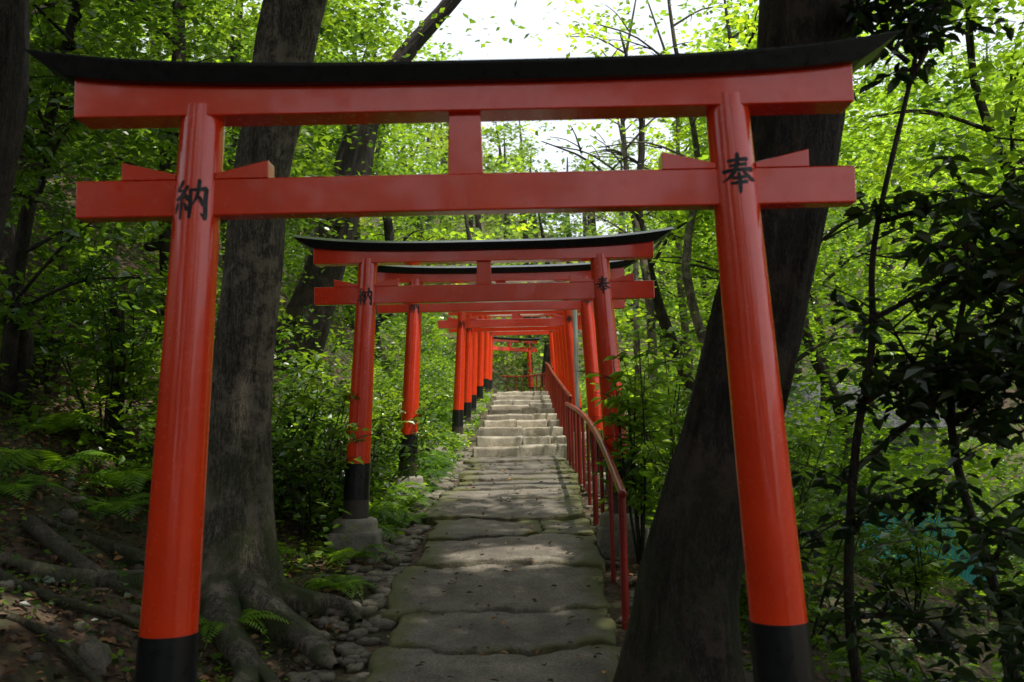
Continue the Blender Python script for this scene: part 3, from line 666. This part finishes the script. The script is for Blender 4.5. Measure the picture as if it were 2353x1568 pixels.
# ------------------------------------------------------------------ handrail
def rail(name,pts,hgt,step,offs=0):
    m=M(); pts=np.array(pts,float)
    top=pts.copy(); top[:,2]+=hgt
    P,_=tube(m,[*map(tuple,top)],[.026]*len(top),12,6,0)
    tube(m,[tuple(top[0]+[0,.0,0]),tuple(top[0]+[0,-.03,-.012]),tuple(top[0]+[0,-.034,-.013])],[.026,.024,.002],12,2,0)
    d=np.concatenate([[0],np.cumsum(np.linalg.norm(np.diff(P[:,:2],axis=0),axis=1))]); s=.03; k=0
    while s<d[-1]:
        x=np.interp(s,d,P[:,0]); y=np.interp(s,d,P[:,1]); z=np.interp(s,d,P[:,2]); r=.024 if k%3==0 else .016
        tube(m,[(x,y,z-hgt-.35),(x,y,z-.3),(x,y,z-.005)],[r]*3,10,2,0); s+=step; k+=1
    return m.build(name,[RAILRED],True)
ys=[6.2,7.8,9.8,12,14.8]
rail('handrail',[(float(np.interp(y,[6.2,14.8],[.66,.79])),y,float(pathz(y))) for y in ys],.78,.85)
ys=[14.95,18,22,26,28.4]
rail('handrail',[(float(pathx(y))+.76-.01*(y-15),y,float(pathz(y))+.08) for y in ys],.80,.62)
rail('handrail',[(1.15,28.7,1.2),(1.2,31,1.25),(.95,33.6,1.3),(.2,34.6,1.3),(-.4,35,1.35)],.72,.35)
m=M(); tube(m,[(1.02,15.9,-.5),(1.02,15.9,1),(1.02,15.9,2.15),(1.02,15.9,2.16)],[.035,.035,.035,.002],14,2,0); m.build('steel_pole',[STEEL],True)
# ------------------------------------------------------------------ net fence and house in the valley
def flat(name,c,rough=.7):
    mm,nt,o=newmat(name); n=noise(nt,8,5,.6,coords(nt)); v=ramp(nt,n.outputs[0],[(.3,(.75,.75,.75)),(.7,(1.1,1.1,1.1))])
    principled(nt,o,mix(nt,1,c,v.outputs[0],'MULTIPLY'),rough); return mm
TEAL=flat('teal_net',(.02,.42,.46)); WALL=flat('plaster',(.18,.17,.14)); ROOF=flat('roof_tiles',(.05,.052,.055),.8); GLASS=flat('window_glass',(.03,.04,.05),.1); WOOD=flat('dark_wood',(.08,.05,.03))
m=M(); x0,x1=3.25,4.55; yn=9.6
def zb(x): return float(ground(x,yn))
def bul(x,h): return yn+.07*math.sin(x*4)+.05*math.sin(h*5+x*2)
def hn_(x): return .40+.12*math.sin(x*5.3)+.06*math.sin(x*13)   # sagging top edge
nxs=int((x1-x0)/.03)
for k in range(nxs):
    x=x0+k*.03; w=.006; H_=hn_(x)
    for h0 in np.linspace(0,1,4)[:-1]*H_:
        a=zb(x)+.3+h0; dh=H_/3; m.add([(x-w,bul(x,h0),a),(x+w,bul(x,h0),a),(x+w,bul(x,h0+dh),a+dh),(x-w,bul(x,h0+dh),a+dh)],[(0,1,2,3)])
for j in range(19):
    for k in range(int((x1-x0)/.1)):
        xa=x0+k*.1; xb=xa+.1; w=.006; ha=hn_(xa)*j/18; hb_=hn_(xb)*j/18
        m.add([(xa,bul(xa,ha)+.002,zb(xa)+.3+ha-w),(xb,bul(xb,hb_)+.002,zb(xb)+.3+hb_-w),(xb,bul(xb,hb_)+.002,zb(xb)+.3+hb_+w),(xa,bul(xa,ha)+.002,zb(xa)+.3+ha+w)],[(0,1,2,3)])
for k in range(3):
    x=x0+k*.62; tube(m,[(x,yn+.1,zb(x)-.3),(x,yn+.1,zb(x)+.4),(x,yn+.1,zb(x)+.85)],[.012]*3,8,2,1)
m.build('net_fence',[TEAL,WOOD])
H=bpy.data.objects.new('house',None); scene.collection.objects.link(H); H.location=(8.2,27.5,float(ground(8.2,27.5))-.8); H.rotation_euler=(0,0,R(20))
boxpart('walls',-2.6,2.6,-1.8,1.8,-1.5,2.4,WALL,H,.01)
V=[(-3.1,-2.4,2.3),(3.1,-2.4,2.3),(3.1,2.4,2.3),(-3.1,2.4,2.3),(-2.2,0,3.6),(2.2,0,3.6)]
part('roof',V,[(0,1,5,4),(1,2,5),(2,3,4,5),(3,0,4),(3,2,1,0)],ROOF,H)
boxpart('window_a',-1.9,-.7,-1.83,-1.78,.9,1.9,GLASS,H,.005); boxpart('window_b',.9,2.1,-1.83,-1.78,.9,1.9,GLASS,H,.005); boxpart('door',-.4,.5,-1.84,-1.78,-.1,1.95,WOOD,H,.005)
# ------------------------------------------------------------------ light, world, camera
w=bpy.data.worlds.new('World'); scene.world=w; w.use_nodes=True; nt=w.node_tree
sk=nt.nodes.new('ShaderNodeTexSky'); sk.sky_type='NISHITA'; sk.sun_disc=False
sk.sun_elevation=math.asin(SD.z); sk.sun_rotation=math.atan2(SD.x,SD.y); sk.air_density=1.0; sk.dust_density=5
hz=mix(nt,.5,sk.outputs[0],(12.5,13.0,13.6))
bg=nt.nodes['Background']; nt.links.new(hz,bg.inputs[0]); bg.inputs[1].default_value=.15
L=bpy.data.lights.new('sun','SUN'); L.energy=5.0; L.angle=R(.8); L.color=(1,.95,.84)
lo=bpy.data.objects.new('sun',L); scene.collection.objects.link(lo); lo.rotation_euler=(-SD).to_track_quat('-Z','Y').to_euler()
c=bpy.data.cameras.new('camera'); c.lens=35; c.sensor_width=36; c.clip_end=600; c.clip_start=.05
c.dof.use_dof=True; c.dof.focus_distance=9.5; c.dof.aperture_fstop=3.2
co=bpy.data.objects.new('camera',c); scene.collection.objects.link(co)
co.matrix_world=Matrix.Rotation(R(95.4),4,'X')@Matrix.Rotation(R(-1.2),4,'Z'); scene.camera=co
scene.view_settings.view_transform='Standard'; scene.view_settings.look='None'; scene.view_settings.exposure=0
